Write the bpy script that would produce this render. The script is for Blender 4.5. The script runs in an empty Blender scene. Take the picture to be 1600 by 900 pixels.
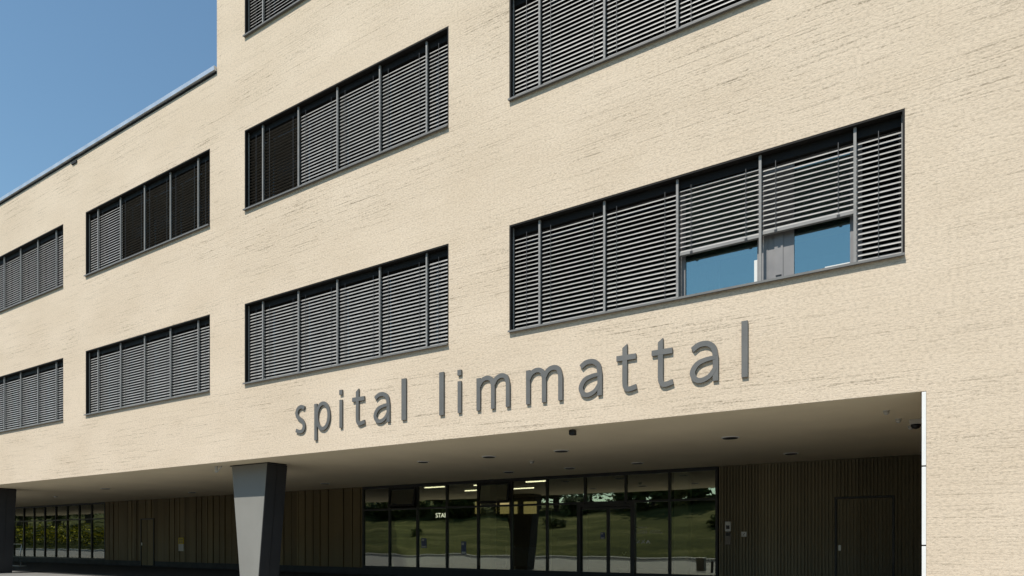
import bpy, bmesh, math, random
from mathutils import Vector
R = math.radians
random.seed(7)
S = bpy.context.scene
C = S.collection

# ------------------------------------------------------------------ camera, sky, sun, exposure
F_PX, X_V, Y_H, EYE, D0 = 1035.0, -862.0, 844.0, 1.25, 10.2
YAW = math.atan(F_PX / 1662.0)
cam_d = bpy.data.cameras.new('camera')
cam = bpy.data.objects.new('camera', cam_d); C.objects.link(cam)
cam.location = (0, -D0, EYE)
cam.rotation_euler = (R(90), 0, YAW)
cam_d.sensor_width = 36.0
cam_d.lens = F_PX / 1600 * 36.0
cam_d.shift_y = (Y_H - 450) / 1600
cam_d.clip_start = 0.1; cam_d.clip_end = 3000
S.camera = cam

SUN_EL, SUN_AZ = R(56), R(193)
W = bpy.data.worlds.new('World'); S.world = W; W.use_nodes = True
wn = W.node_tree
sky = wn.nodes.new('ShaderNodeTexSky'); sky.sky_type = 'NISHITA'; sky.sun_disc = False
sky.sun_elevation = SUN_EL; sky.sun_rotation = SUN_AZ
sky.altitude = 400; sky.air_density = 1.25; sky.dust_density = 0.3; sky.ozone_density = 0.8
bg = wn.nodes['Background']; bg.inputs[1].default_value = 0.12
tint = wn.nodes.new('ShaderNodeMix'); tint.data_type = 'RGBA'; tint.blend_type = 'MULTIPLY'; tint.inputs[0].default_value = 1
tint.inputs[7].default_value = (.90, 1.07, 1.06, 1)
wn.links.new(sky.outputs[0], tint.inputs[6]); wn.links.new(tint.outputs[2], bg.inputs[0])
sd = bpy.data.lights.new('sun', 'SUN'); sd.energy = 5.0; sd.angle = R(0.5); sd.color = (1.0, 0.955, 0.88)
sun = bpy.data.objects.new('sun', sd); C.objects.link(sun)
sdir = Vector((math.sin(SUN_AZ) * math.cos(SUN_EL), math.cos(SUN_AZ) * math.cos(SUN_EL), math.sin(SUN_EL)))
sun.rotation_euler = sdir.to_track_quat('Z', 'Y').to_euler()
sun.location = sdir * 60
V = S.view_settings
V.view_transform = 'Standard'; V.look = 'None'; V.gamma = 1; V.use_curve_mapping = False
V.exposure = 0.15
S.cycles.max_bounces = 8; S.cycles.transparent_max_bounces = 12

# ------------------------------------------------------------------ photo measures -> metres
cs, sn = math.cos(YAW), math.sin(YAW)
def U(x, d):                       # facade coordinate of image column x on the vertical plane d metres from the camera
    t = (x - 800) / F_PX
    return d * (t * cs - sn) / (cs + t * sn)
def Zat(x, y, d):
    return EYE + (Y_H - y) / (x - X_V) * d / sn
def on_ceiling(x, y, z):           # point of a horizontal plane z seen at (x, y)
    d = (z - EYE) * sn * (x - X_V) / (Y_H - y)
    return U(x, d), d - D0

# ------------------------------------------------------------------ materials
def mat(name, base=(.5, .5, .5), rough=.6, metal=0.0, spec=.5):
    m = bpy.data.materials.new(name); m.use_nodes = True
    b = m.node_tree.nodes['Principled BSDF']
    b.inputs['Base Color'].default_value = (*base, 1); b.inputs['Roughness'].default_value = rough
    b.inputs['Metallic'].default_value = metal; b.inputs['Specular IOR Level'].default_value = spec
    return m
class N:
    def __init__(s, m): s.t = m.node_tree; s.b = s.t.nodes['Principled BSDF']; s.m = m
    def new(s, k, **p):
        n = s.t.nodes.new(k)
        for a, v in p.items(): setattr(n, a, v)
        return n
    def link(s, a, b): s.t.links.new(a, b)
    def coord(s, scale=(1, 1, 1), loc=(0, 0, 0)):
        c = s.new('ShaderNodeNewGeometry'); mp = s.new('ShaderNodeMapping')
        mp.inputs['Scale'].default_value = scale; mp.inputs['Location'].default_value = loc
        s.link(c.outputs['Position'], mp.inputs[0]); return mp.outputs[0]
    def noise(s, scale, sc=(1, 1, 1), det=4, rough=.55, loc=(0, 0, 0)):
        n = s.new('ShaderNodeTexNoise'); n.inputs['Scale'].default_value = scale
        n.inputs['Detail'].default_value = det; n.inputs['Roughness'].default_value = rough
        s.link(s.coord(sc, loc), n.inputs['Vector']); return n.outputs[0]
    def ramp(s, v, stops):
        r = s.new('ShaderNodeValToRGB'); e = r.color_ramp.elements
        while len(e) < len(stops): e.new(.5)
        for i, (p, c) in enumerate(stops): e[i].position = p; e[i].color = (*c, 1) if len(c) == 3 else c
        s.link(v, r.inputs[0]); return r.outputs[0]
    def math(s, op, a, b=None):
        n = s.new('ShaderNodeMath'); n.operation = op
        for i, v in enumerate((a, b)):
            if v is None: continue
            if isinstance(v, (int, float)): n.inputs[i].default_value = v
            else: s.link(v, n.inputs[i])
        return n.outputs[0]
    def mix(s, fac, a, b, mode='MIX'):
        n = s.new('ShaderNodeMix'); n.data_type = 'RGBA'; n.blend_type = mode
        for i, v in ((0, fac), (6, a), (7, b)):
            if isinstance(v, (int, float)): n.inputs[i].default_value = v
            elif isinstance(v, tuple): n.inputs[i].default_value = (*v, 1)
            else: s.link(v, n.inputs[i])
        return n.outputs[2]
    def bump(s, h, strength=.5, dist=.02, prev=None):
        b = s.new('ShaderNodeBump'); b.inputs['Strength'].default_value = strength; b.inputs['Distance'].default_value = dist
        s.link(h, b.inputs['Height'])
        if prev is not None: s.link(prev, b.inputs['Normal'])
        return b.outputs[0]
    def varied(s, base, amt=.12, scale=3.0, rough=(.4, .6), sc=(1, 1, 1)):
        n = s.noise(scale, sc, 5)
        c = s.ramp(n, [(.3, tuple(v * (1 - amt) for v in base)), (.7, tuple(v * (1 + amt) for v in base))])
        s.link(c, s.b.inputs['Base Color'])
        s.link(s.ramp(n, [(.3, (rough[0],) * 3), (.7, (rough[1],) * 3)]), s.b.inputs['Roughness'])
def plain(name, base, rough=(.4, .6), metal=0.0, amt=.12, scale=3.0, sc=(1, 1, 1), spec=.5):
    m = mat(name, base, .5, metal, spec); N(m).varied(base, amt, scale, rough, sc); return m

# combed cream render: horizontal drag marks, gritty grain, a few deep pits
M_plaster = mat('combed_render', (.62, .52, .38), .9, 0, .15); n = N(M_plaster)
comb = n.noise(1, (.55, .55, 40), 3, .6)
rag = n.noise(1, (5, 5, 34), 6, .72, (2, 7, 4))
grain = n.noise(34, (.6, 1, 1.15), 6, .75)
fleck = n.noise(1, (22, 22, 34), 5, .75, (5, 3, 1))
area = n.noise(.45, (.45, 1, 1.6), 5, .62, (11, 2, 5))
zone = n.ramp(area, [(.40, (.22,) * 3), (.62, (1,) * 3)])
h = n.math('ADD', n.math('ADD', n.math('MULTIPLY', comb, .35), n.math('MULTIPLY', rag, .3)), n.math('MULTIPLY', grain, 1.0))
pits = n.ramp(n.math('ADD', n.math('MULTIPLY', comb, .42), n.math('ADD', n.math('MULTIPLY', fleck, .30), n.math('MULTIPLY', rag, .28))), [(.415, (1,) * 3), (.468, (0,) * 3)])
tone = n.ramp(n.noise(.35, (1, 1, 2.0), 6, .62), [(.3, (.615, .50, .37)), (.7, (.69, .572, .438))])
gr = n.ramp(grain, [(.36, (.74,) * 3), (.54, (1.0,) * 3)])
col = n.mix(1.0, tone, gr, 'MULTIPLY')
col = n.mix(n.math('MULTIPLY', pits, n.math('MULTIPLY', zone, .85)), col, (.20, .16, .11))
n.link(col, n.b.inputs['Base Color'])
hz = n.math('MULTIPLY', h, n.math('ADD', n.math('MULTIPLY', zone, .55), .5))
n.link(n.bump(hz, .6, .014), n.b.inputs['Normal'])

M_white = plain('white_trim', (.74, .73, .70), (.4, .6), 0, .03)
M_soffit = plain('soffit_paint', (.80, .69, .49), (.75, .9), 0, .05, .6)
M_coping = plain('zinc_coping', (.55, .58, .62), (.3, .45), .6, .08, 2)
M_frame = plain('dark_anodised_metal', (.016, .0145, .013), (.5, .65), 0, .15, 4, spec=.12)
M_sill = plain('grey_metal_sill', (.16, .157, .15), (.45, .6), 0, .1, 3, spec=.25)
M_rail = plain('grey_guide_rail', (.25, .243, .23), (.45, .6), 0, .1, 6, spec=.2)
M_slat = plain('aluminium_slat', (.31, .30, .282), (.35, .5), .15, .05, 5)
M_slat_dark = plain('shaded_slat', (.14, .128, .11), (.4, .55), .1, .06, 5)  # darker slat copy: shade of the flat-turned slats put into colour
M_cord = plain('dark_cord', (.03, .03, .03))
M_winframe = plain('grey_window_frame', (.20, .19, .185), (.4, .55), .1, .08, 5)
M_col = plain('grey_column_cladding', (.22, .214, .193), (.6, .7), 0, .05, 1.3, spec=.08)
M_flank = plain('charcoal_flank_shade_and_spout', (.042, .041, .042), (.55, .7), 0, .1, 1.3, spec=.1)  # column flank shade as a dark colour; also the overflow spout
M_letter = plain('brushed_letter_metal', (.125, .122, .114), (.45, .6), .1, .10, 2.0)
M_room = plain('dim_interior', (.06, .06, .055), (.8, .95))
M_black = plain('black_metal', (.012, .012, .012), (.3, .5))
M_dkgrey = plain('dark_grey_plastic', (.05, .05, .052), (.4, .6))
M_lgrey = plain('light_grey_plastic', (.5, .49, .45), (.4, .6))
M_steel = plain('brushed_steel', (.5, .5, .48), (.25, .4), .8, .1, 4)
M_yellow = plain('yellow_print', (.55, .42, .04), (.5, .7))
M_patch = plain('bright_patch_white', (.65, .65, .62), (.6, .8), 0, .04)
M_olive = plain('olive_slat_reflection', (.75, .72, .24), (.8, .95), 0, .1, 8)
M_blue = plain('blue_grey_print', (.08, .10, .18), (.5, .7), 0, .35, 14)
M_trunk = plain('bark', (.09, .065, .045), (.8, .95), 0, .3, 6)
M_plinth = plain('dark_plinth', (.02, .02, .02), (.6, .8))

# vertically banded bronze cladding
def cladding(name, a, b, pitch):
    m = mat(name, a, .45, .35, .4); n = N(m)
    sep = n.new('ShaderNodeSeparateXYZ'); n.link(n.coord(), sep.inputs[0])
    cell = n.math('FLOOR', n.math('DIVIDE', sep.outputs[0], pitch))
    wn_ = n.new('ShaderNodeTexWhiteNoise', noise_dimensions='1D'); n.link(cell, wn_.inputs['W'])
    streak = n.noise(1, (9, 9, .5), 4, .6)
    v = n.math('ADD', n.math('MULTIPLY', wn_.outputs[0], .6), n.math('MULTIPLY', streak, .5))
    n.link(n.ramp(v, [(.15, a), (.9, b)]), n.b.inputs['Base Color'])
    n.link(n.ramp(streak, [(.3, (.4,) * 3), (.7, (.6,) * 3)]), n.b.inputs['Roughness'])
    return m
M_clad = cladding('bronze_ribbed_cladding', (.12, .10, .06), (.27, .225, .14), .45)
M_clad2 = cladding('bronze_board_cladding', (.088, .062, .025), (.165, .122, .055), .42)

def glass(name, fac, tint, trans, wav=0.0, rough=0.0):
    m = bpy.data.materials.new(name); m.use_nodes = True
    n = N.__new__(N); n.t = m.node_tree; n.m = m
    n.t.nodes.remove(n.t.nodes['Principled BSDF']); out = n.t.nodes['Material Output']
    g = n.new('ShaderNodeBsdfGlossy'); g.inputs['Color'].default_value = (*tint, 1); g.inputs['Roughness'].default_value = rough
    t = n.new('ShaderNodeBsdfTransparent'); t.inputs['Color'].default_value = (*trans, 1)
    fr = n.new('ShaderNodeFresnel'); fr.inputs['IOR'].default_value = 1.5
    f = n.math('ADD', fac, n.math('MULTIPLY', fr.outputs[0], 1.0))
    mx = n.new('ShaderNodeMixShader')
    n.link(n.math('MINIMUM', f, 1.0), mx.inputs[0]); n.link(t.outputs[0], mx.inputs[1]); n.link(g.outputs[0], mx.inputs[2])
    n.link(mx.outputs[0], out.inputs[0])
    if wav:
        b = n.bump(n.noise(1, (.8, .8, .8), 1, .4), .5, wav); n.link(b, g.inputs['Normal']); n.link(b, fr.inputs['Normal'])
    return m
M_pane = glass('sun_control_glass', .33, (.60, .80, .82), (.55, .56, .48), .004)
M_pane_dim = glass('clear_window_glass', .02, (.7, .8, .8), (.18, .18, .17), .004)
M_glass = glass('lobby_glass', .19, (.94, .97, .86), (.72, .74, .64), .008)

M_paving = mat('concrete_paving', (.20, .19, .175), .85, 0, .2); n = N(M_paving)
br = n.new('ShaderNodeTexBrick'); br.inputs['Scale'].default_value = 1; br.inputs['Brick Width'].default_value = 1.0
br.inputs['Row Height'].default_value = .5; br.inputs['Mortar Size'].default_value = .006
br.inputs['Color1'].default_value = (.18, .172, .16, 1); br.inputs['Color2'].default_value = (.15, .145, .135, 1); br.inputs['Mortar'].default_value = (.12, .115, .1, 1)
n.link(n.coord(), br.inputs['Vector'])
n.link(n.mix(.5, br.outputs[0], n.ramp(n.noise(2, det=6), [(.3, (.16, .152, .14)), (.7, (.25, .24, .22))])), n.b.inputs['Base Color'])
M_asph = mat('asphalt', (.05, .05, .05), .9, 0, .2); n = N(M_asph)
n.link(n.ramp(n.noise(8, det=8, rough=.75), [(.3, (.035,) * 3), (.7, (.075, .074, .07))]), n.b.inputs['Base Color'])
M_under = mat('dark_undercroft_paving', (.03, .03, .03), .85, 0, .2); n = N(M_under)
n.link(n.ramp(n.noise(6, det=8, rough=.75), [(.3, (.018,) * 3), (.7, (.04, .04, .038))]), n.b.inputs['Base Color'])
M_kerb = plain('kerb_stone', (.42, .41, .38), (.7, .9), 0, .15, 5)
M_paint = plain('road_paint', (.75, .75, .72), (.6, .8), 0, .08, 9)
M_grass = mat('meadow_grass', (.05, .07, .02), .95, 0, .1); n = N(M_grass)
g1 = n.ramp(n.noise(.12, (1, 3, 3), det=6, rough=.65), [(.34, (.05, .06, .016)), (.5, (.095, .105, .032)), (.66, (.19, .185, .08))])
g2 = n.ramp(n.noise(3.5, (1, 1, 1), 8, .75), [(.3, (.45,) * 3), (.7, (1.25, 1.2, 1.0))])
n.link(n.mix(1.0, g1, g2, 'MULTIPLY'), n.b.inputs['Base Color'])
n.link(n.bump(n.noise(4, det=8, rough=.8), 1.0, .3), n.b.inputs['Normal'])
def leafmat(name, a, b):
    m = mat(name, a, .7, 0, .2); n = N(m)
    n.link(n.ramp(n.noise(.9, det=3), [(.3, a), (.7, b)]), n.b.inputs['Base Color']); return m
M_leaf = leafmat('tree_leaves', (.045, .06, .018), (.10, .125, .04))
M_leaf2 = leafmat('shrub_leaves', (.045, .065, .015), (.11, .13, .035))
M_flower = leafmat('yellow_blossom', (.42, .37, .02), (.52, .46, .04))
def emis(name, col, k):
    m = mat(name, col, .5); b = m.node_tree.nodes['Principled BSDF']
    b.inputs['Emission Color'].default_value = (*col, 1); b.inputs['Emission Strength'].default_value = k; return m
M_lamp = emis('lamp_tube', (1, .93, .75), 3.2)
M_lit = emis('courtyard_glow_standin', (.62, .50, .22), .55)  # panel glow standing in for the sunlit courtyard beyond
M_sign = emis('backlit_white', (.95, .95, .9), 2.2)

# ------------------------------------------------------------------ mesh helpers
class MB:
    def __init__(s): s.bm = bmesh.new()
    def quad(s, *p):
        return s.bm.faces.new([s.bm.verts.new(q) for q in p])
    def box(s, x0, x1, y0, y1, z0, z1):
        v = [s.bm.verts.new((x, y, z)) for x in (x0, x1) for y in (y0, y1) for z in (z0, z1)]
        for f in ((0, 1, 3, 2), (4, 6, 7, 5), (0, 4, 5, 1), (2, 3, 7, 6), (0, 2, 6, 4), (1, 5, 7, 3)):
            s.bm.faces.new([v[i] for i in f])
    def prism(s, poly, y0, y1):     # polygon in x,z extruded along y
        a = [s.bm.verts.new((x, y0, z)) for x, z in poly]; b = [s.bm.verts.new((x, y1, z)) for x, z in poly]
        s.bm.faces.new(a); s.bm.faces.new(b[::-1])
        for i in range(len(a)):
            j = (i + 1) % len(a); s.bm.faces.new((a[j], a[i], b[i], b[j]))
    def lathe(s, prof, c, seg=28, up=1):   # profile (radius, height) round a vertical axis
        rings = []
        for r, z in prof:
            rings.append([s.bm.verts.new((c[0] + r * math.cos(2 * math.pi * k / seg), c[1] + r * math.sin(2 * math.pi * k / seg), c[2] + z)) for k in range(seg)])
        for a, b in zip(rings, rings[1:]):
            for k in range(seg): s.bm.faces.new((a[k], a[(k + 1) % seg], b[(k + 1) % seg], b[k]))
        s.bm.faces.new(rings[0]); s.bm.faces.new(rings[-1])
    def tube(s, pts, r, seg=8):
        pts = [Vector(p) for p in pts]; rr = r if isinstance(r, (list, tuple)) else [r] * len(pts); rings = []
        for i, p in enumerate(pts):
            d = (pts[min(i + 1, len(pts) - 1)] - pts[max(i - 1, 0)]).normalized()
            a = d.orthogonal().normalized() if abs(d.z) > .95 else d.cross(Vector((0, 0, 1))).normalized()
            b = d.cross(a).normalized()
            rings.append([s.bm.verts.new(p + (a * math.cos(2 * math.pi * k / seg) + b * math.sin(2 * math.pi * k / seg)) * rr[i]) for k in range(seg)])
        for a, b in zip(rings, rings[1:]):
            for k in range(seg): s.bm.faces.new((a[k], a[(k + 1) % seg], b[(k + 1) % seg], b[k]))
        s.bm.faces.new(rings[0]); s.bm.faces.new(rings[-1])
    def build(s, name, m, parent=None, bevel=0, smooth=False, origin=None):
        bmesh.ops.recalc_face_normals(s.bm, faces=s.bm.faces)
        me = bpy.data.meshes.new(name)
        if origin is not None: bmesh.ops.translate(s.bm, verts=s.bm.verts, vec=-Vector(origin))
        s.bm.to_mesh(me); s.bm.free()
        for k in (m if isinstance(m, (list, tuple)) else [m]): me.materials.append(k)
        if smooth:
            for p in me.polygons: p.use_smooth = True
        o = bpy.data.objects.new(name, me); C.objects.link(o)
        if origin is not None: o.location = origin
        if parent is not None: o.parent = parent
        if bevel:
            bv = o.modifiers.new('bevel', 'BEVEL'); bv.width = bevel; bv.segments = 2; bv.limit_method = 'ANGLE'
        return o
def tag(o, label=None, cat=None, group=None, kind=None):
    if label: o['label'] = label
    if cat: o['category'] = cat
    if group: o['group'] = group
    if kind: o['kind'] = kind
    return o
def empty(name, loc, label, cat, group=None):
    o = bpy.data.objects.new(name, None); C.objects.link(o); o.location = loc; o.empty_display_size = .2
    return tag(o, label, cat, group)
def copy_tree(o, parent=None):
    c = o.copy(); C.objects.link(c)
    if parent is not None: c.parent = parent
    for ch in [k for k in S.objects if k.parent == o]: copy_tree(ch, c)
    return c

# ------------------------------------------------------------------ setting: ground, forecourt, road, meadow slope
def struct(o): return tag(o, kind='structure')
b = MB(); b.quad((-900, -900, -.4), (900, -900, -.4), (900, 900, -.4), (-900, 900, -.4)); struct(b.build('ground', M_grass))
b = MB(); b.box(-140, 60, -12, 1.75, -.3, 0); struct(b.build('forecourt_paving', M_paving))
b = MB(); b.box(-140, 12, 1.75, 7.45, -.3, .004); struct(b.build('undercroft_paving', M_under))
b = MB(); b.box(-260, 160, -19, -12.15, -.35, -.12); struct(b.build('road', M_asph))
b = MB(); b.box(-140, 60, -12.15, -12, -.35, .0); b.box(-260, 160, -19.15, -19, -.35, .0); struct(b.build('kerb', M_kerb))
b = MB()
for k in range(-40, 26): b.box(k * 6, k * 6 + 3, -15.65, -15.53, -.12, -.116)
struct(b.build('road_marking', M_paint))
b = MB(); b.box(-260, 160, -21.2, -19.15, -.35, -.004); struct(b.build('footpath', M_paving))
def hill_z(x, y):
    t = max(0.0, -21.2 - y)
    z = 14.0 * (1 - math.exp(-t / 45.0)) * (0.85 + .15 * math.sin(x * .05 + 1)) + .06 * math.sin(x * .21 + y * .13) * min(1, t / 6)
    return z - .02
b = MB(); nx, ny = 90, 40
xs = [-300 + 480 * i / nx for i in range(nx + 1)]; ys = [-21.2 - 160 * (j / ny) ** 1.6 for j in range(ny + 1)]
g = [[b.bm.verts.new((x, y, hill_z(x, y))) for x in xs] for y in ys]
for j in range(ny):
    for i in range(nx): b.bm.faces.new((g[j][i], g[j][i + 1], g[j + 1][i + 1], g[j + 1][i]))
struct(b.build('hillside', M_grass, smooth=True))

# ------------------------------------------------------------------ the building
FL = 4.2
SOF = 3.2                                     # soffit height
BK = 7.5                                      # recess depth
WB, WT = EYE + .899 * FL, EYE + 1.363 * FL    # first row: sill and head
WW = 6.19; PITCH = 7.573; C0 = -6.41          # window width, grid, left edge of the right-hand column
X_L, X_R, X_T, X_J = -62.0, 9.0, -15.08, 0.02
Z_LOW, Z_TOP = 13.0, 19.2
DEP = 22.0
B = empty('hospital_building', (0, 0, 0), 'long cream rendered hospital with bands of grey louvred windows over a dark recessed entrance', 'building')
wins = []
for n_ in range(-4, 1):
    for fl in range(3):
        if fl == 2 and n_ < -1: continue
        x0 = C0 + n_ * PITCH; wins.append((n_, fl, x0, x0 + WW, WB + fl * FL, WT + fl * FL))
b = MB()
xb = sorted({X_L, X_R, X_T, X_J} | {w[2] for w in wins} | {w[3] for w in wins})
zb = sorted({0, SOF, Z_LOW, Z_TOP} | {w[4] for w in wins} | {w[5] for w in wins})
def solid(xm, zm):
    if zm < SOF and xm < X_J: return False
    if zm > Z_LOW and xm < X_T: return False
    return not any(w[2] < xm < w[3] and w[4] < zm < w[5] for w in wins)
vv = {}
def wv(x, y, z):
    k = (round(x, 4), y, round(z, 4))
    if k not in vv: vv[k] = b.bm.verts.new((x, y, z))
    return vv[k]
TH = .32
cells = {}
for i in range(len(xb) - 1):
    for j in range(len(zb) - 1):
        cells[i, j] = solid((xb[i] + xb[i + 1]) / 2, (zb[j] + zb[j + 1]) / 2)
for (i, j), s_ in cells.items():
    if not s_: continue
    x0, x1, z0, z1 = xb[i], xb[i + 1], zb[j], zb[j + 1]
    b.bm.faces.new([wv(x0, 0, z0), wv(x1, 0, z0), wv(x1, 0, z1), wv(x0, 0, z1)])
    b.bm.faces.new([wv(x0, TH, z0), wv(x0, TH, z1), wv(x1, TH, z1), wv(x1, TH, z0)])
    for di, dj, p in ((-1, 0, ((x0, z0), (x0, z1))), (1, 0, ((x1, z1), (x1, z0))), (0, -1, ((x1, z0), (x0, z0))), (0, 1, ((x0, z1), (x1, z1)))):
        if not cells.get((i + di, j + dj), False):
            (xa, za), (xc, zc) = p
            b.bm.faces.new([wv(xa, 0, za), wv(xc, 0, zc), wv(xc, TH, zc), wv(xa, TH, za)])
b.build('facade_wall', M_plaster, B)
# side, rear walls, roofs and floor slabs
b = MB()
b.box(X_R - .3, X_R, TH, DEP, 0, Z_TOP - .004); b.box(X_L, X_L + .3, TH, DEP, SOF, Z_LOW - .004)
b.box(X_L, X_T, DEP, DEP + .3, 0, Z_LOW - .006); b.box(X_T, X_R, DEP, DEP + .3, 0, Z_TOP - .006)
b.box(X_T, X_T + .3, TH, DEP, Z_LOW - .4, Z_TOP - .004)
b.box(X_J, X_R - .3, BK - .3, BK, 0, SOF)
b.box(X_J, X_J + .3, TH, BK - .3, 0, SOF)
b.build('side_wall', M_plaster, B)
b = MB(); b.box(X_L + .3, X_T, TH, DEP, Z_LOW - .35, Z_LOW - .1); b.box(X_T + .3, X_R - .3, TH, DEP, Z_TOP - .35, Z_TOP - .1)
b.build('roof', M_coping, B)
b = MB(); b.box(X_L + .3, X_J, TH, BK + .2, SOF, SOF + .35); b.box(X_L + .3, X_J - .065, .006, BK - .06, SOF - .004, SOF - .001); b.build('soffit', M_soffit, B)
b = MB()
b.box(X_L + .31, X_R - .31, TH + .01, 5.8, SOF + .36, SOF + .6)
for k in (1, 2): b.box(X_L + .31, X_R - .31, TH + .01, 5.8, SOF + k * FL + .1, SOF + k * FL + .5)
b.box(X_L + .31, X_R - .31, 5.8, 6.0, SOF + .36, Z_LOW - .4)
b.box(X_T + .31, X_R - .31, 5.8, 6.0, Z_LOW - .36, Z_TOP - .4)
b.build('interior_room', M_room, B)
b = MB()
b.box(X_L - .05, X_T - .003, -.075, TH + .05, Z_LOW + .02, Z_LOW + .13)
b.build('roof_coping', M_coping, B)
b = MB(); b.box(X_L - .03, X_T - .004, -.012, TH, Z_LOW - .035, Z_LOW + .019); b.build('coping_shade_strip', M_frame, B)  # dark strip painting in the shade under the coping
b = MB(); b.box(X_T - .05, X_R + .05, -.045, TH + .05, Z_TOP + .02, Z_TOP + .13); b.build('roof_coping', M_coping, B)
ox = U(117, D0); oz = Zat(117, 254, D0)
b = MB(); b.box(ox - .15, ox + .15, -.035, -.002, oz - .045, oz + .035)
tag(b.build('overflow_spout', M_flank, B, .004), 'small dark overflow spout under the roof edge')
# white corner profile on the jamb of the recess, in three lengths
jb = [0.0, Zat(1444, 852, D0), Zat(1444, 728, D0), SOF]
for z0, z1 in zip(jb, jb[1:]):
    b = MB(); b.box(X_J - .050, X_J - .002, -.014, .02, z0 + .006, z1 - .012)
    b.build('corner_profile', M_white, B, .003)

# windows
def slats(m, x0, x1, z0, z1, tilt, yc=.135, pitch=.0735, chord=.0755):
    a = tilt; z = z0; k = 0
    while z < z1:
        prof = []
        jt = a + R(random.uniform(-.8, .8))
        for t in (-.5, -.46, -.2, .12, .40, .5):
            s_ = t * chord; sag = .007 * (1 - (2 * t) ** 2) + (.004 if t in (-.5,) else 0)
            y = s_ * math.cos(jt) - sag * math.sin(jt); zz = s_ * math.sin(jt) + sag * math.cos(jt)
            prof.append((yc + y, z + zz))
        va = [m.bm.verts.new((x0, *p)) for p in prof]; vb = [m.bm.verts.new((x1, *p)) for p in prof]
        for i in range(len(prof) - 1): m.bm.faces.new((va[i], vb[i], vb[i + 1], va[i + 1]))
        z += pitch; k += 1
PW = 1.25; EDGE = (WW - 4 * PW) / 2
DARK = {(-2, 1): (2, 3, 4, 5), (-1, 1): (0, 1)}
RAISED = {(0, 0): {3: .36, 4: .375}}
for n_, fl, x0, x1, z0, z1 in wins:
    b = MB(); f = .028                          # dark metal lining, a little proud of the render
    b.box(x0 + .001, x0 + f, .004, .31, z0 + .001, z1 - .001); b.box(x1 - f, x1 - .001, .004, .31, z0 + .001, z1 - .001)
    b.box(x0 + f, x1 - f, .004, .31, z1 - f, z1 - .001)
    fr = b.build('window', M_frame, B)
    b = MB(); b.box(x0 + .002, x1 - .002, -.06, .31, z0 - .004, z0 + .018); b.box(x0 + .002, x1 - .002, -.06, -.053, z0 - .014, z0 - .004)
    b.build('sill', M_sill, fr)
    edges = [x0 + f, x0 + EDGE] + [x0 + EDGE + PW * k for k in range(1, 5)] + [x1 - f]
    main = (n_, fl) == (0, 0)
    if main:
        for e in edges[:3]:
            b = MB(); b.box(e + .0 if e == edges[0] else e - .075, e + .06, .231, .301, z0 + .075, z1 - .16); b.build('window_frame', M_frame, fr)
    b = MB()                                     # fixed window frame behind the louvres
    for k, e in enumerate(edges):
        if main and k < 3: continue
        w_ = .075 if 0 < k < 6 else .05
        b.box(e - (w_ if k else 0), e + (w_ if k < 6 else 0), .23, .30, z0 + .075, z1 - .16)
    b.box(x0 + f, x1 - f, .23, .30, z0 + .022, z0 + .075); b.box(x0 + f, x1 - f, .23, .30, z1 - .16, z1 - f)
    b.build('window_frame', M_winframe if main else M_frame, fr)
    if main:
        e = edges[4]; b = MB(); b.box(e + .076, e + .44, .235, .29, z0 + .076, z1 - .161); b.build('vent_panel', M_winframe, fr)
        b = MB(); b.box(e + .17, e + .29, .220, .2345, z0 + .11, z1 - .2); b.build('vent_flap', M_winframe, fr)
        b = MB(); b.box(e + .19, e + .27, .212, .2195, z0 + .14, z0 + .155); b.build('flap_handle', M_black, fr)
    dark = DARK.get((n_, fl), ()); up = RAISED.get((n_, fl), {})
    for k in range(6):
        b = MB(); b.box(edges[k] + .002, edges[k + 1] - .002, .262, .274, z0 + .03, z1 - .1); b.build('pane', M_pane if k in up else M_pane_dim, fr)
    for k in range(6):
        a, c = edges[k] + .016, edges[k + 1] - .016
        lo = z0 + .075 + (z1 - z0) * up.get(k, 0)
        m = MB()
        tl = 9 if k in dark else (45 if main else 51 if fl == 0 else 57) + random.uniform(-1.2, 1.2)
        slats(m, a, c, lo + .02, z1 - .17, R(tl))
        bb = MB(); bb.box(a, c, .105, .165, lo - .05, lo - .004); bb.build('bottom_bar', M_rail, fr)
        
        nl = 2 if c - a > .8 else 1
        for q in range(nl):
            xq = a + (c - a) * ((q + .5) / nl if nl == 1 else (.16 + .68 * q))
            cd = MB(); cd.box(xq - .004, xq + .004, .088, .091, lo, z1 - .15); cd.build('ladder_cord', M_cord, fr)
            if k in up:
                cd = MB(); cd.box(xq - .02, xq + .02, .096, .1045, lo - .06, lo - .02); cd.build('cord_clip', M_black, fr)
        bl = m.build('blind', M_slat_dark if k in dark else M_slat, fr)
        if k in dark: tag(bl, 'louvre blind with its slats turned flat and tinted dark for their shade')
        if k in up: tag(bl, 'louvre blind pulled up a third of the way')
    b = MB(); b.box(x0 + f, x1 - f, .115, .20, z1 - .165, z1 - f - .003); b.build('head_box', M_frame, fr)
    for k in range(1, 6):
        e = edges[k]; b = MB(); b.box(e - .018, e + .018, .055, .090, z0 + .022, z1 - f - .002)
        b.build('guide_rail', M_rail, fr)
    for e, sgn in ((x0 + f, 1), (x1 - f, -1)):
        b = MB(); b.box(*sorted((e + .001 * sgn, e + .014 * sgn)), .08, .105, z0 + .022, z1 - f - .002); b.build('guide_rail', M_rail, fr)
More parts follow.
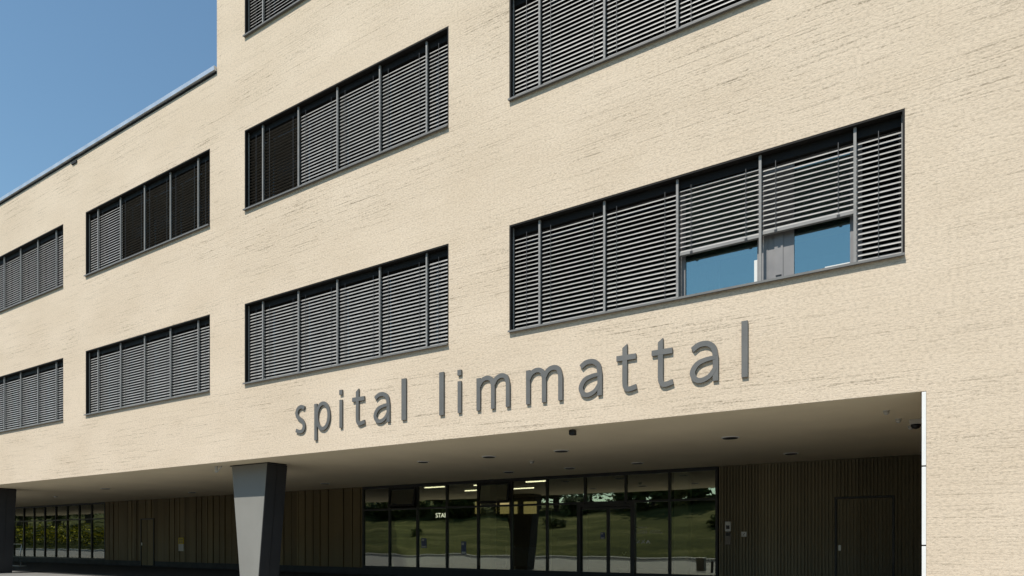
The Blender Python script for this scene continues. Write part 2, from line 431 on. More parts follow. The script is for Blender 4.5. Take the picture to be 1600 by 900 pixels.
    if (n_, fl) == (0, 0):
        b = MB(); nf = 40; xs_ = [edges[3] + .09 + .5 * q / nf for q in range(nf + 1)]
        yw = [.365 + .014 * math.sin(q * .9) for q in range(nf + 1)]
        grid = [[b.bm.verts.new((x, y + dy, z)) for x, y in zip(xs_, yw)] for dy, z in ((0, z0 + .03), (0, z0 + .9), (.003, z0 + .9), (.003, z0 + .03))]
        for a_ in range(4):
            for q in range(nf): b.bm.faces.new((grid[a_][q], grid[a_][q + 1], grid[(a_ + 1) % 4][q + 1], grid[(a_ + 1) % 4][q]))
        b.build('haze_sheet', M_white, fr)  # added pale sheet imitating the paler reflection at this pane's left
        for k in (3, 4):
            b = MB(); b.box(edges[k] + (.08 if k == 3 else .45), edges[k + 1] - .08, .33, .34, z0 + .62, z1 - .17); b.build('olive_reflection_sheet', M_olive, fr)  # added olive sheets imitating slat backs mirrored in the glass
        b = MB(); b.box(edges[4] - .125, edges[4] - .077, .255, .26, z0 + .09, z0 + .46); b.build('bright_patch_strip', M_patch, fr)  # added white strip painting in a bright patch on the glass
        b = MB(); b.box(edges[5] - .40, edges[5] - .08, .255, .26, z0 + .08, z0 + .15); b.build('bright_patch_strip', M_patch, fr)

# tapered column
def column(cx_):
    o = MB()
    y0, y1 = D0 and .56, 1.18
    def col(zz): t = zz / SOF; return (cx_ - .33 - .37 * t, cx_ + .33 + .37 * t)
    zc = SOF - .035
    l0, r0 = col(0); l1, r1 = col(zc)
    o.prism([(l0, 0), (r0, 0), (r1, zc), (l1, zc)], y0, y1)
    p = o.build('column', M_col, B, .006)
    o = MB(); o.box(l1 - .12, r1 + .02, y0 + .03, y1 - .03, zc + .001, SOF - .002); o.build('shadow_gap', M_black, p)
    for sg in (-1, 1):                              # charcoal sheets: shade of the side faces put into colour
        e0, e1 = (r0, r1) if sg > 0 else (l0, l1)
        o = MB(); o.prism([(e0, .014), (e0 + .012 * sg, .014), (e1 + .012 * sg, zc - .004), (e1, zc - .004)], y0 + .012, y1 - .004); o.build('flank_shade_sheet', M_flank, p)
    for zz in (0,):
        o = MB(); ym = (y0 + y1) / 2
        o.prism([(r0 + .0125, .02), (r0 + .015, .02), (r1 + .015, zc - .02), (r1 + .0125, zc - .02)], ym - .006, ym + .006); o.build('panel_joint', M_black, p)
    o = MB(); o.box(cx_ - .40, cx_ + .40, y0 - .06, y1 + .06, .0, .012); o.build('base_plate', M_sill, p)
for cx_ in (-14.58, -29.9, -45.2): column(cx_)

# rear wall of the recess: plinth, ribbed and boarded cladding, glazing
GB = .25
GL0, GL1 = U(22, 17.7) - 1.28 * 4, U(164.4, 17.7)
GR0, GR1 = U(568, 17.7), U(1120, 17.7)
b = MB(); b.box(X_L + .3, X_J, BK - .02, BK + .2, .0, GB - .002); b.build('plinth', M_plinth, B)
DR = (U(1308, 17.7), U(1394, 17.7)); DL = (U(222, 17.7), U(241, 17.7)); DH = 2.24
def clad(name, a, c, m, door, rib, ribw, proud):
    q = MB()
    for s0, s1, zz0 in ((a, door[0] - .05, GB), (door[0] - .05, door[1] + .05, DH + .052), (door[1] + .05, c, GB)):
        q.box(s0, s1, BK, BK + .15, zz0, SOF - .004)
        x = s0 + .01; k = 0
        while x < s1 - ribw:
            w_ = ribw * random.uniform(.85, 1.1)
            q.box(x, min(x + w_, s1), BK - proud * random.uniform(.8, 1.1), BK - .001, zz0 + .004, SOF - .012)
            x += rib
    return q.build(name, m, B)
clad('ribbed_cladding', GR1 + .06, X_J - .0, M_clad, DR, .078, .036, .05)
clad('board_cladding', GL1 + .05, GR0 - .06, M_clad2, DL, .42, .395, .03)
def door(d, m, rib, ribw, handle_left=True, label=None):
    q = MB(); q.box(d[0], d[1], BK - .004, BK + .1, .03, DH)
    x = d[0] + .012
    while x < d[1] - ribw: q.box(x, x + ribw, BK - .03, BK - .005, .05, DH - .02); x += rib
    p = q.build('door', m, B); tag(p, label)
    q = MB(); hx = d[0] + .06 if handle_left else d[1] - .06
    q.box(hx - .03, hx + .03, BK - .06, BK - .031, 1.0, 1.13)
    q.build('handle', M_steel, p, .003)
    q = MB(); q.box(d[0] - .05, d[0] - .002, BK - .054, BK + .1, .01, DH + .05); q.box(d[1] + .002, d[1] + .05, BK - .054, BK + .1, .01, DH + .05)
    q.box(d[0] - .002, d[1] + .002, BK - .054, BK + .1, DH + .002, DH + .05); q.build('door_frame', M_black, p)
door(DR, M_clad, .075, .038, True, 'door hidden in the finely ribbed cladding')
door(DL, M_clad2, .5, .46, True, 'door hidden in the boarded cladding')
TR = 2.345                                        # transom height
def glazing(xs_, drop=()):
    p = MB(); a, c = xs_[0], xs_[-1]
    p.box(a - .03, c + .03, BK - .03, BK + .07, SOF - .10, SOF - .003)
    p.box(a - .03, c + .03, BK - .03, BK + .07, GB, GB + .07)
    for i, x in enumerate(xs_):
        zlo = TR if i in drop else GB + .07
        p.box(x - .032, x + .032, BK - .035, BK + .075, zlo, SOF - .10)
    for x0, x1 in zip(xs_, xs_[1:]): p.box(x0 + .032, x1 - .032, BK - .03, BK + .07, TR - .03, TR + .03)
    return p.build('glazed_front', M_black, B)
mods = [GR0 + (GR1 - GR0) * k / 10 for k in range(11)]
G1 = glazing(mods, (7, 8))
gx = [U(x, 17.7) for x in (905.5, 950, 989.5, 1044.5)]
b = MB()
for x in (gx[0], gx[2]): b.box(x - .06, x + .06, BK - .06, BK + .075, .03, TR - .03)
b.box(gx[0] + .045, gx[2] - .045, BK - .05, BK + .10, TR - .13, TR - .032); b.build('door_frame', M_black, G1)
for x0, x1 in ((gx[0] + .045, gx[1] - .004), (gx[1] + .004, gx[2] - .045)):
    p = MB(); p.box(x0, x0 + .045, BK - .0, BK + .05, .03, TR - .14); p.box(x1 - .045, x1, BK, BK + .05, .03, TR - .14)
    p.box(x0 + .045, x1 - .045, BK, BK + .05, .03, .13); p.box(x0 + .045, x1 - .045, BK, BK + .05, TR - .2, TR - .14)
    p.box(x0 + .045, x1 - .045, BK + .02, BK + .03, .13, TR - .2)
    d_ = p.build('sliding_door', [M_black, M_glass], G1)
    for f in d_.data.polygons[-6:]: f.material_index = 1
VENT = (1, 4)
def panes(xs_, par, skip=()):
    for i, (x0, x1) in enumerate(zip(xs_, xs_[1:])):
        for za, zc_ in ((GB + .07, TR - .03), (TR + .03, SOF - .10)):
            if za < 1 and i in skip: continue
            if za > 1 and i in VENT and par is G1:      # top-hung vent, tilted open
                p = MB(); p.box(x0 + .04, x0 + .11, -.035, .035, -.66, 0); p.box(x1 - .11, x1 - .04, -.035, .035, -.66, 0)
                p.box(x0 + .11, x1 - .11, -.035, .035, -.07, 0); p.box(x0 + .11, x1 - .11, -.035, .035, -.66, -.59)
                p.box(x0 + .11, x1 - .11, -.006, .006, -.59, -.07)
                o = p.build('vent_window', [M_black, M_glass], par)
                for f in o.data.polygons[-6:]: f.material_index = 1
                o.location = (0, BK - .02, SOF - .115); o.rotation_euler = (R(-9), 0, 0); continue
            p = MB(); p.box(x0 + .03, x1 - .03, BK + .014, BK + .026, za - .01, zc_ + .01)
            o = p.build('pane', M_glass, par)
panes(mods, G1, (6, 7, 8))
# infill panes beside the doors
for x0, x1 in ((mods[6] + .03, gx[0] - .045), (gx[2] + .045, mods[9] - .03)):
    b = MB(); b.box(x0, x1, BK + .014, BK + .026, GB + .06, TR - .02); b.build('pane', M_glass, G1)
lm = [GL0 + 1.28 * k for k in range(int(round((GL1 - GL0) / 1.28)) + 1)]; lm[-1] = GL1
G2 = glazing(lm); panes(lm, G2)

# lobby behind the glass
b = MB(); LX0, LX1, LY = GR0 - 3, GR1 + 2, 17.0
b.box(LX0, LX1, BK + .2, LY, -.1, .02); b.box(LX0, LX1, BK + .08, LY, SOF + .12, SOF + .3); b.box(LX0, LX1, LY, LY + .2, 0, SOF + .1)
b.box(LX0 - .2, LX0, BK + .2, LY, 0, SOF + .1); b.box(LX1, LX1 + .2, BK + .2, LY, 0, SOF + .1)
b.box(GL0 - 3, GL1 + 2, BK + 5, BK + 5.2, 0, SOF); b.box(GL0 - 3, GL1 + 2, BK + .2, BK + 5, -.1, .02); b.box(GL1 + 2, GL1 + 2.2, BK + .2, BK + 5, 0, SOF)
b.build('lobby_room', M_room, B)
for xa, xc in ((742, 775), (781, 795), (803, 808), (818, 838)):
    dd = LY + D0 - .05; a, c = U(xa, dd), U(xc, dd)
    b = MB(); b.box(a, c, LY - .04, LY - .02, Zat(xa, 803, dd), Zat(xa, 784, dd)); b.build('courtyard_glow_panel', M_lit, B)
for x, y0, y1, w_ in ((-13.4, 9.2, 9.6, .4), (-6.3, 9.0, 9.4, .4)):
    b = MB(); b.box(x, x + w_, y0, y1, .02, SOF + .12); b.build('lobby_pillar', plain('grey_pillar', (.6, .6, .5), (.7, .9)), B)

# ------------------------------------------------------------------ lettering on the facade
XH, ASC, DSC, ST = .625, .835, -.205, .082
BASE = Zat(1120, 596, D0) + .005
def spline(ctrl, n_=10):
    out = []
    P = [Vector(c) for c in ctrl]; P = [2 * P[0] - P[1]] + P + [2 * P[-1] - P[-2]]
    for i in range(1, len(P) - 2):
        for k in range(n_):
            t = k / n_; p0, p1, p2, p3 = P[i - 1:i + 3]
            out.append(.5 * ((2 * p1) + (p2 - p0) * t + (2 * p0 - 5 * p1 + 4 * p2 - p3) * t * t + (3 * p1 - p0 - 3 * p2 + p3) * t ** 3))
    out.append(P[-2]); return out
class Glyph:
    def __init__(s, x0): s.m = MB(); s.x0 = x0; s.k = 0
    def stroke(s, pts, w=ST, closed=False):
        pts = [Vector((p[0], p[1])) for p in pts]; n_ = len(pts)
        ww = w if isinstance(w, (list, tuple)) else [w] * n_
        yf = -.038 - .0012 * s.k; yb = -.006; s.k += 1
        L, Rr = [], []
        for i, p in enumerate(pts):
            a = pts[(i - 1) % n_] if closed or i else p; c = pts[(i + 1) % n_] if closed or i < n_ - 1 else p
            d = (c - a).normalized(); nrm = Vector((-d.y, d.x)) * ww[i] / 2
            L.append(p + nrm); Rr.append(p - nrm)
        V3 = lambda q, y: s.m.bm.verts.new((s.x0 + q.x, y, BASE + q.y))
        A = [(V3(l, yf), V3(r, yf), V3(l, yb), V3(r, yb)) for l, r in zip(L, Rr)]
        F = s.m.bm.faces.new
        for i in range(n_ if closed else n_ - 1):
            a, c = A[i], A[(i + 1) % n_]
            F((a[0], c[0], c[1], a[1])); F((a[2], a[3], c[3], c[2])); F((a[0], a[2], c[2], c[0])); F((a[1], c[1], c[3], a[3]))
        if not closed:
            for a in (A[0], A[-1]): F((a[0], a[1], a[3], a[2]))
    def poly(s, pts):
        s.m.prism([(s.x0 + x, BASE + z) for x, z in pts], -.038 - .0012 * s.k, -.006); s.k += 1
    def rect(s, x0, x1, z0, z1): s.poly([(x0, z0), (x1, z0), (x1, z1), (x0, z1)])
def ell(cx_, cz, rx, rz, a0=0, a1=360, n_=36):
    return [(cx_ + rx * math.cos(R(a0 + (a1 - a0) * k / n_)), cz + rz * math.sin(R(a0 + (a1 - a0) * k / n_))) for k in range(n_ + (a1 - a0 < 360))]
def g_l(g, w): g.rect(0, w, 0, ASC)
def g_i(g, w): g.rect(0, ST, 0, XH - .02); g.rect(-.004, ST + .004, .715, .715 + .105)
def g_s(g, w):
    h_ = ST / 2
    ct = [(w - .03, XH - .075), (w * .60, XH - h_ + .006), (w * .28, XH - h_ - .03), (h_ + .004, XH * .74), (w * .27, XH * .575), (w * .68, XH * .43), (w - h_, XH * .25), (w * .74, h_ + .01), (w * .40, h_ - .008), (.02, .07)]
    g.stroke(spline(ct, 8))
def g_p(g, w):
    g.rect(0, ST, DSC, XH - .02)
    rx = (w - .035 - ST) / 2; g.stroke(ell(w - ST / 2 - rx, XH / 2, rx, XH / 2 - ST / 2 + .008), ST, True)
def g_t(g, w):
    x = w * .30
    g.poly([(x, .40), (x + ST, .40), (x + ST, .785), (x, .725)])
    g.rect(0, w * .97, XH - .105, XH - .018)
    g.stroke(spline([(x + ST / 2, .405), (x + ST / 2, .16), (x + ST * .72, .075), (x + ST * 1.35, .042), (w, .07)], 8), ST)
def g_a(g, w):
    h_ = ST / 2
    g.rect(w - ST, w, 0, XH * .62)
    g.stroke(spline([(w * .09, XH - .105), (w * .32, XH - h_ - .002), (w * .62, XH - h_), (w - h_ - .03, XH * .82), (w - h_, XH * .61)], 8), ST)
    ct = [(w - h_, XH * .575), (w * .55, XH * .545), (w * .25, XH * .46), (h_, XH * .27), (w * .20, h_ + .02), (w * .42, h_ - .006), (w * .70, h_ + .045), (w - h_, XH * .33)]
    pts = spline(ct, 8); m_ = len(pts)
    g.stroke(pts, [ST * (.72 + .28 * math.sin(math.pi * i / (m_ - 1))) for i in range(m_)])
def g_m(g, w):
    g.rect(0, ST, 0, XH - .02)
    hw = (w - ST) / 2; h_ = ST / 2
    for k in range(2):
        xl = h_ + hw * k; xr = xl + hw
        g.stroke(spline([(xl, XH * .70), (xl + hw * .22, XH * .87), (xl + hw * .55, XH - h_ + .002), (xr - hw * .13, XH * .88), (xr, XH * .68)], 8), ST)
        g.rect(xr - h_, xr + h_, 0, XH * .69)
SG = empty('letter_sign', (U(815, D0), 0, BASE), 'grey metal letters reading spital limmattal mounted on the cream wall above the entrance', 'sign')
LET = [('s', 461, 476.5), ('p', 490.8, 515.5), ('i', 530, 536.5), ('t', 550, 569.5), ('a', 583.5, 608.5), ('l', 627, 634), ('l', 686, 693), ('i', 714.8, 722.5),
       ('m', 744.3, 796.3), ('m', 821.7, 878.7), ('a', 904, 940.3), ('t', 963, 994.3), ('t', 1018, 1051.3), ('a', 1077.7, 1122), ('l', 1158.4, 1168.2)]
for ch, xa, xc in LET:
    a, c = U(xa, D0 - .04), U(xc, D0 - .04); g_ = Glyph(a)
    {'s': g_s, 'p': g_p, 'i': g_i, 't': g_t, 'a': g_a, 'l': g_l, 'm': g_m}[ch](g_, c - a)
    o = g_.m.build('letter', M_letter, SG); o.matrix_parent_inverse.identity(); o.location = -Vector(SG.location)
    tag(o, 'letter ' + ch)

# ------------------------------------------------------------------ things under the soffit
def downlight(x, y, label, rad=.17):
    u, v = on_ceiling(x, y, SOF)
    t = empty('downlight', (u, v, SOF), label, 'ceiling light', 'round downlights in the soffit')
    b = MB(); b.lathe([(rad, -.001), (rad, -.012), (rad * .9, -.02), (rad * .84, -.02), (rad * .82, -.002)], (0, 0, 0)); b.build('trim_ring', M_white, t, smooth=False)
    b = MB(); b.lathe([(rad * .80, -.003), (rad * .80, -.028), (rad * .5, -.034)], (0, 0, 0)); b.build('lens', M_black, t)
for a in ((1141, 683, 'large round downlight in the soffit nearest the facade edge, towards the right wall'),
          (877, 704, 'round downlight below the second letter m of the wall lettering'),
          (764, 713, 'round downlight in the soffit below the first letter m of the wall lettering'),
          (795, 737, 'round downlight close to the glass front, left of the entrance doors', .16),
          (890, 731, 'round downlight close to the glass front above its middle pane', .16),
          (996, 723, 'pale round downlight just in front of the entrance doors', .16),
          (1236, 708, 'round downlight close to the ribbed dark cladding', .16),
          (165, 763, 'round downlight between the two tapered columns, near the facade edge', .17),
          (508, 755, 'round downlight in front of the boarded cladding right of the tapered column', .16),
          (661, 721, 'pale flat round downlight to the right of the tapered column', .15),
          (300, 769, 'round downlight behind the tapered column, near the boarded wall', .15)): downlight(*a)
def detector(x, y, label, r=.055):
    u, v = on_ceiling(x, y - 3, SOF)
    t = empty('smoke_detector', (u, v, SOF), label, 'detector', 'small ceiling detectors')
    b = MB(); b.lathe([(r * 1.15, -.001), (r * 1.15, -.015), (r, -.02)], (0, 0, 0), 20); b.build('base', M_lgrey, t)
    b = MB(); b.lathe([(r, -.02), (r * .95, -.045), (r * .6, -.065), (r * .1, -.07)], (0, 0, 0), 20); b.build('dome', M_lgrey, t, smooth=True)
detector(831, 723, 'small pale dome detector between the downlights left of the doors')
detector(87, 778, 'small pale dome detector near the far left glass front', .075)
detector(1385, 644, 'small ceiling nozzle nearest the facade edge beside the right wall', .04)
detector(1404, 657, 'second small ceiling nozzle from the facade edge beside the right wall', .04)
detector(1423, 668, 'third small ceiling nozzle from the facade edge beside the right wall', .04)
# surveillance cameras
u, v = on_ceiling(1437, 655, SOF)
t = empty('surveillance_camera', (u - .05, v, SOF), 'small white and black dome camera on the soffit beside the right wall', 'camera', 'cameras under the soffit')
b = MB(); b.box(-.09, .09, -.09, .09, -.08, -.001); b.build('housing', M_lgrey, t, .008)
b = MB(); b.lathe([(.075, -.081), (.072, -.11), (.05, -.14), (.01, -.155)], (0, 0, 0), 20); b.build('lens_dome', M_black, t, smooth=True)
u, v = on_ceiling(894, 670.5, SOF)
t = empty('surveillance_camera', (u, v + .02, SOF), 'small black box camera hanging under the facade edge below the letter a', 'camera', 'cameras under the soffit')
b = MB(); b.box(-.055, .055, -.055, .055, -.105, -.012); b.build('housing', M_black, t, .018)
b = MB(); b.box(-.03, .03, -.03, .03, -.012, -.001); b.build('mount', M_lgrey, t)
# hanging arrow sign near column
u, v = on_ceiling(338, 728, SOF)
t = empty('hanging_bracket', (u, v, SOF), 'small pale bracket with a slanted arm hanging from the soffit left of the column', 'bracket')
b = MB(); b.box(-.05, .05, -.012, .012, -.17, -.001); b.build('plate', M_lgrey, t, .003)
b = MB(); b.tube([(.05, 0, -.15), (.22, 0, -.03), (.22, 0, -.001)], .014); b.build('arm', M_lgrey, t)

# ------------------------------------------------------------------ things on the rear wall
dW = 17.7
def on_wall(x, y): return U(x, dW), Zat(x, y, dW)
u0, zt = on_wall(1134, 815); u1, _ = on_wall(1143, 815); zm = on_wall(1138, 831)[1]; zl = on_wall(1138, 851)[1]
um = (u0 + u1) / 2; hw = (u1 - u0) / 2
t = empty('intercom_panel', (um, BK - .034, zl), 'narrow two-part steel intercom panel beside the glass entrance', 'intercom')
b = MB(); b.box(-hw, hw, -.05, 0, zm - zl + .01, zt - zl); b.build('speaker_unit', M_white, t, .006)
b = MB(); b.box(-hw, hw, -.05, 0, 0, zm - zl - .01); b.build('keypad_unit', plain('brown_grey_plate', (.22, .19, .16)), t, .006)
b = MB(); b.box(-.045, .045, -.056, -.051, .31 + zm - zl - .24 - .0, .31 + zm - zl - .14); b.build('display', M_black, t)
b = MB(); b.box(-.055, .055, -.056, -.051, zm - zl - .11, zm - zl - .02); b.build('screen', M_black, t)
u, z = on_wall(1163, 835)
t = empty('switch_plate', (u, BK - .034, z - .06), 'small square pale switch plate on the ribbed cladding right of the intercom', 'switch')
b = MB(); b.box(-.065, .065, -.02, 0, 0, .13); b.build('plate', M_white, t, .004)
b = MB(); b.prism([(-.03, .03), (-.015, .03), (.035, .10), (.02, .10)], -.024, -.021); b.build('slanted_mark', M_dkgrey, t)
u, z = on_wall(284.5, 861)
t = empty('notice_board', (u, BK - .03, z), 'narrow upright notice, yellow above and pale below, on the boarded cladding left of the column', 'notice')
hh = on_wall(284.5, 840)[1] - z; hw = .20
b = MB(); b.box(-hw, hw, -.025, 0, 0, hh * .52); b.build('lower_sheet', M_lgrey, t)
b = MB(); b.box(-hw, hw, -.026, 0, hh * .52 + .002, hh); b.build('yellow_sheet', M_yellow, t)
b = MB()
for i in range(2):
    for j in range(3): b.box(-.14 + .17 * i, -.03 + .17 * i, -.029, -.0265, hh * (.58 + .13 * j), hh * (.58 + .13 * j) + .045)
b.build('pictogram_blocks', M_dkgrey, t)

# posters and lettering on the glass
def poster(x0, x1, y0, y1, label, m):
    a, c = U(x0, dW), U(x1, dW); zt, zl = Zat(x0, y0, dW), Zat(x0, y1, dW)
    t = empty('poster', ((a + c) / 2, BK + .008, zl), label, 'poster', 'posters stuck to the glass front')
    h_ = zt - zl; w_ = (c - a) / 2
    b = MB(); b.box(-w_, w_, 0, .003, 0, h_); b.build('sheet', m, t)
    b = MB(); b.box(-w_ * .8, w_ * .8, -.003, -.001, h_ * .06, h_ * .2); b.build('print_block', M_lgrey, t)
    b = MB(); b.box(-w_ * .8, w_ * .1, -.003, -.001, h_ * .72, h_ * .9); b.build('print_block', M_lgrey, t)
poster(658, 666, 841, 856, 'small dark blue poster low on the third pane from the left', M_blue)
poster(720.5, 728, 846, 866, 'tall pale blue poster on the fourth pane, right of the other poster', M_blue)
poster(938, 945, 832, 842, 'small blue notice on the left sliding door leaf', M_blue)
def text(body, size, name, m, loc, parent=None, depth=.004):
    cu = bpy.data.curves.new(name, 'FONT'); cu.body = body; cu.size = size; cu.extrude = depth
    tmp = bpy.data.objects.new(name, cu); C.objects.link(tmp)
    dg = bpy.context.evaluated_depsgraph_get(); me = bpy.data.meshes.new_from_object(tmp.evaluated_get(dg))
    bpy.data.objects.remove(tmp); bpy.data.curves.remove(cu)
    for v in me.vertices: v.co = (v.co.x, -v.co.z, v.co.y)
    me.materials.clear(); me.materials.append(m)
    o = bpy.data.objects.new(name, me); C.objects.link(o); o.location = loc
    if parent is not None: o.parent = parent
    return o
dS = dW + .9
o = text('STAB', .225, 'hanging_sign', M_sign, (U(680.6, dS), BK + .9, Zat(690, 808.5, dS))); tag(o, 'white block letters STAB glowing behind the glass front', 'sign')
u, z = on_wall(995, 849)
t = empty('door_lettering', (u, BK + .008, z), 'faint white print and small crossed marks on the pane right of the sliding doors', 'lettering')
b = MB()
def bar(p, q, w=.016):
    d = (Vector(q) - Vector(p)).normalized(); nn = Vector((-d.y, d.x)) * w / 2
    P_ = [Vector(p) + nn, Vector(q) + nn, Vector(q) - nn, Vector(p) - nn]; b.prism([(v.x, v.y) for v in P_], -.0035, -.0005)
for k, x in enumerate((0, .14)):
    bar((x, 0), (x + .085, .095)); 
    b.prism([(x, .092), (x + .016, .095), (x + .046, .058), (x + .036, .05)], -.0035, -.0005); b.prism([(x + .05, .04), (x + .06, .048), (x + .09, .008), (x + .074, .0)], -.0035, -.0005)
b.prism([(.27, .0), (.32, .095), (.335, .095), (.39, .0), (.365, .0), (.327, .06), (.295, .0)], -.0035, -.0005)
b.build('crossed_marks', M_white, t)
b = MB(); random.seed(3)
for row, (zz, x1) in enumerate(((.44, .28), (.335, .68), (.285, .70))):
    x = 0
    while x < x1:
        w_ = random.uniform(.015, .045)
        if not (row and .27 < x < .36): b.box(x, x + w_, -.0035, -.0005, zz, zz + .018)
        x += w_ + .012
b.build('small_print', M_lgrey, t)

# lobby furniture and lamps
def lamp(x0, x1, y0, y1, label):
    z = 3.25; a = on_ceiling(x0, y0, z); c = on_ceiling(x1, y1, z)
    vm = max((a[1] + c[1]) / 2, BK + .5); d = vm + D0; ua, uc = U(x0, d), U(x1, d)
    t = empty('linear_lamp', ((ua + uc) / 2, vm, z), label, 'ceiling lamp', 'lit lamps in the lobby ceiling')
    w_ = (uc - ua) / 2
    b = MB(); b.box(-w_, w_, -.04, .04, -.012, .02); b.build('tube', M_lamp, t, .004)
    b = MB(); b.box(-w_ - .02, w_ + .02, -.06, .06, .022, .06); b.build('housing', M_lgrey, t)
lamp(664, 694, 761.5, 761.5, 'lit bar lamp behind the third pane, furthest left of the lobby lamps')
lamp(727, 746, 767, 766.5, 'short lit bar lamp behind the fourth pane')
lamp(741, 775, 758, 757.5, 'lit bar lamp behind the open vent of the fifth pane')
lamp(801, 834, 763.5, 763, 'lit bar lamp behind the sixth pane, the deeper of two')
lamp(822, 853, 753, 752, 'lit bar lamp behind the sixth pane, the nearer of two')
t = empty('reception_desk', (-12.3, 11.4, .02), 'dark reception desk with pale front seen through the fifth and sixth panes', 'desk')
b = MB(); b.box(-1.3, 1.3, -.35, .35, 1.0, 1.05); b.build('counter_top', M_dkgrey, t, .006)
b = MB(); b.box(-1.05, 1.0, -.28, -.24, .25, .98); b.build('front_panel', M_blue, t)
for s_ in (-1, 1):
    b = MB(); b.box(*sorted((s_ * 1.25, s_ * 1.18)), -.3, .3, 0, 1.0); b.build('leg', M_lgrey, t, .004)
t = empty('information_stele', (U(976, dW + 1.6), BK + 1.6, .02), 'black upright information stele behind the right sliding door', 'stele')
b = MB(); b.box(-.17, .17, -.06, .06, 0, 1.42); b.build('body', M_black, t, .01)
b = MB(); b.prism([(-.08, .80), (-.05, .84), (0, .74), (.09, .86), (.06, .88), (.0, .79), (-.05, .86)], -.064, -.061); b.build('mark', M_lgrey, t)
t = empty('cabinet', (U(884, dW + 1.0), BK + 1.0, .02), 'tall dark cabinet standing inside left of the sliding doors', 'cabinet')
b = MB(); b.box(-.52, .5, 0, .5, 0, 1.05); b.build('lower_case', M_dkgrey, t, .01)
b = MB(); b.box(-.52, .5, 0, .5, 1.35, 2.25); b.build('upper_case', M_dkgrey, t, .01)
b = MB(); b.box(-.55, -.525, .02, .48, 0, 2.27); b.box(.505, .53, .02, .48, 0, 2.27); b.build('side_panel', M_lgrey, t)

# ------------------------------------------------------------------ forecourt furniture
u1 = U(34, dW - 3.2); 
t = empty('handrail', (u1, 4.3, 0), 'bent steel handrail beside the dark column at the far left', 'rail')
b = MB(); b.tube([(-.12, 0, .0), (-.16, 0, .55), (.0, 0, 1.02), (-.06, 0, 1.06), (-1.6, 0, 1.06)], .022); b.build('rail', M_steel, t, smooth=True)
b = MB(); b.tube([(-1.5, 0, 0), (-1.5, 0, 1.05)], .02); b.build('post', M_steel, t, smooth=True)
b = MB(); b.box(-1.7, .1, -.15, .15, .005, .02); b.build('foot_plate', M_lgrey, t)
for k, x in enumerate((-8.6, -6.9)):
    t = empty('bollard', (x, -.35, 0), 'short dark steel bollard standing on the forecourt in front of the entrance', 'bollard', 'bollards on the forecourt')
    b = MB(); b.lathe([(.05, 0), (.05, .42), (.035, .45)], (0, 0, 0), 16); b.build('post', M_dkgrey, t)
    b = MB(); b.lathe([(.09, 0), (.09, .012)], (0, 0, 0), 16); b.build('base', M_steel, t)
t = empty('waste_bin', (-7.5, -1.0, 0), 'low grey waste bin with a pale lid on the forecourt, mirrored in the entrance glass', 'bin')
b = MB(); b.box(-.17, .17, -.15, .15, .03, .52); b.build('body', M_col, t, .015)
b = MB(); b.box(-.18, .18, -.16, .16, .52, .56); b.build('lid', M_lgrey, t, .01)

# ------------------------------------------------------------------ trees and planting on the slope opposite
random.seed(21)
def crown_mesh(name, rx, rz, nleaf, size, clumps):
    m = MB(); cl = []
    for k in range(clumps):
        a = random.uniform(0, 6.283); zz = random.uniform(-.75, .95); r = math.sqrt(max(0, 1 - zz * zz)) * random.uniform(.35, .95)
        cl.append(Vector((r * math.cos(a) * rx, r * math.sin(a) * rx, zz * rz)))
    for k in range(nleaf):
        c = random.choice(cl); p = c + Vector((random.gauss(0, .26) * rx, random.gauss(0, .26) * rx, random.gauss(0, .2) * rz))
        s_ = size * random.uniform(.6, 1.3); a = Vector((random.gauss(0, 1), random.gauss(0, 1), random.gauss(0, .6))).normalized(); c2 = a.orthogonal().normalized()
        m.quad(p - a * s_, p + c2 * s_ * .5, p + a * s_, p - c2 * s_ * .5)
    return m
def make_tree(label, hgt, rx, rz, m_leaf, nleaf, size):
    t = empty('broadleaf_tree', (0, 0, 0), label, 'tree', 'trees on the slope opposite the hospital')
    b = MB(); b.tube([(0, 0, -.3), (.08, .05, hgt * .3), (-.05, .1, hgt * .55), (.1, 0, hgt * .8)], [.28, .2, .14, .05], 8)
    for k in range(5):
        a = k * 1.3; b.tube([(0, .05, hgt * (.32 + .06 * k)), (rx * .6 * math.cos(a), rx * .6 * math.sin(a), hgt * (.5 + .07 * k))], [.09, .02], 6)
    b.build('trunk', M_trunk, t)
    c = crown_mesh('crown', rx, rz, nleaf, size, 26).build('crown', m_leaf, t); c.location = (0, 0, hgt * .62); return t
TL = ['dark spreading broadleaf tree on the grassy slope, mirrored in the entrance glass', 'lighter rounded broadleaf tree on the grassy slope, mirrored in the entrance glass']
protos = [make_tree(TL[0], 9, 3.6, 3.6, M_leaf, 2600, .34), make_tree(TL[1], 7, 3.0, 2.9, M_leaf2, 2200, .32)]
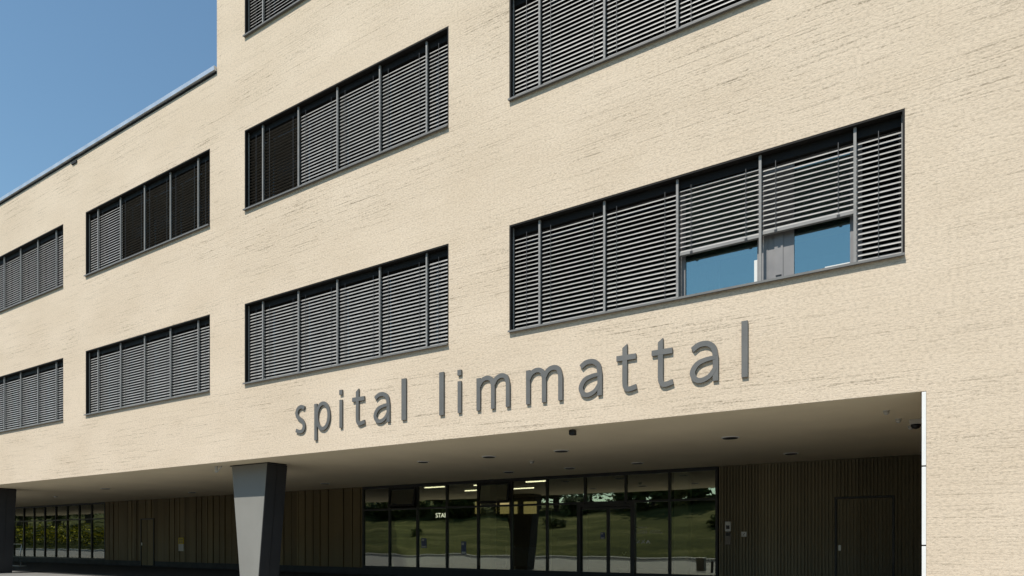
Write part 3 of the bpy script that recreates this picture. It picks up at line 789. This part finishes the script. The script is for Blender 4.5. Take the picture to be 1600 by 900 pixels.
shrub = crown_mesh('shrub', 1.5, 1.0, 700, .24, 12).build('round_shrub', M_leaf)
tag(shrub, 'low rounded shrub on the meadow slope, mirrored in the entrance glass', 'shrub', 'shrubs on the meadow slope')
for k in range(34):
    o = shrub if k == 0 else shrub.copy()
    if k: C.objects.link(o)
    x, y = random.uniform(-95, -8), (random.uniform(-48, -45) if k < 24 else random.uniform(-44, -30)); sc = random.uniform(.9, 1.5) if k < 24 else random.uniform(.3, .6)
    o.location = (x, y, hill_z(x, y) + .5 * sc); o.scale = (sc * 1.2, sc, sc); o.rotation_euler.z = random.uniform(0, 6)
used = [False, False]
pos = [(-98 + 4.4 * k + random.uniform(-1.5, 1.5), -51 + random.uniform(-3, 3)) for k in range(20)] + [(-104 + 4.8 * k + random.uniform(-1.5, 1.5), -62 + random.uniform(-3, 3)) for k in range(24)]
pos += [(-215 + 5.5 * k + random.uniform(-2, 2), -46 + random.uniform(-5, 3)) for k in range(15)]
for k, (x, y) in enumerate(pos):
    i = 1 if (k % 3 == 1 or k > 99) else 0
    t = protos[i] if not used[i] else copy_tree(protos[i]); used[i] = True
    t.location = (x, y, hill_z(x, y)); t.rotation_euler.z = random.uniform(0, 6.28); sc = random.uniform(.85, 1.3); t.scale = (sc, sc, sc)
m = MB(); mf = []
for k in range(7000):
    x = random.uniform(-150, -80); y = random.uniform(-25.5, -22.2); top = hill_z(x, y) + 2.3 + .5 * math.sin(x * .7) + .3 * math.sin(x * 1.9)
    z = hill_z(x, y) + (top - hill_z(x, y)) * random.random() ** .7
    s_ = random.uniform(.10, .26); a = Vector((random.gauss(0, 1), random.gauss(0, 1), random.gauss(0, .7))).normalized(); c2 = a.orthogonal().normalized(); p = Vector((x, y, z))
    f = m.quad(p - a * s_, p + c2 * s_ * .6, p + a * s_, p - c2 * s_ * .6); f.material_index = 1 if random.random() < .40 else 0
o = m.build('flowering_bank', [M_leaf2, M_flower]); tag(o, 'bank of bushes with yellow blossom, mirrored in the far left glass', 'flowers', kind='stuff')
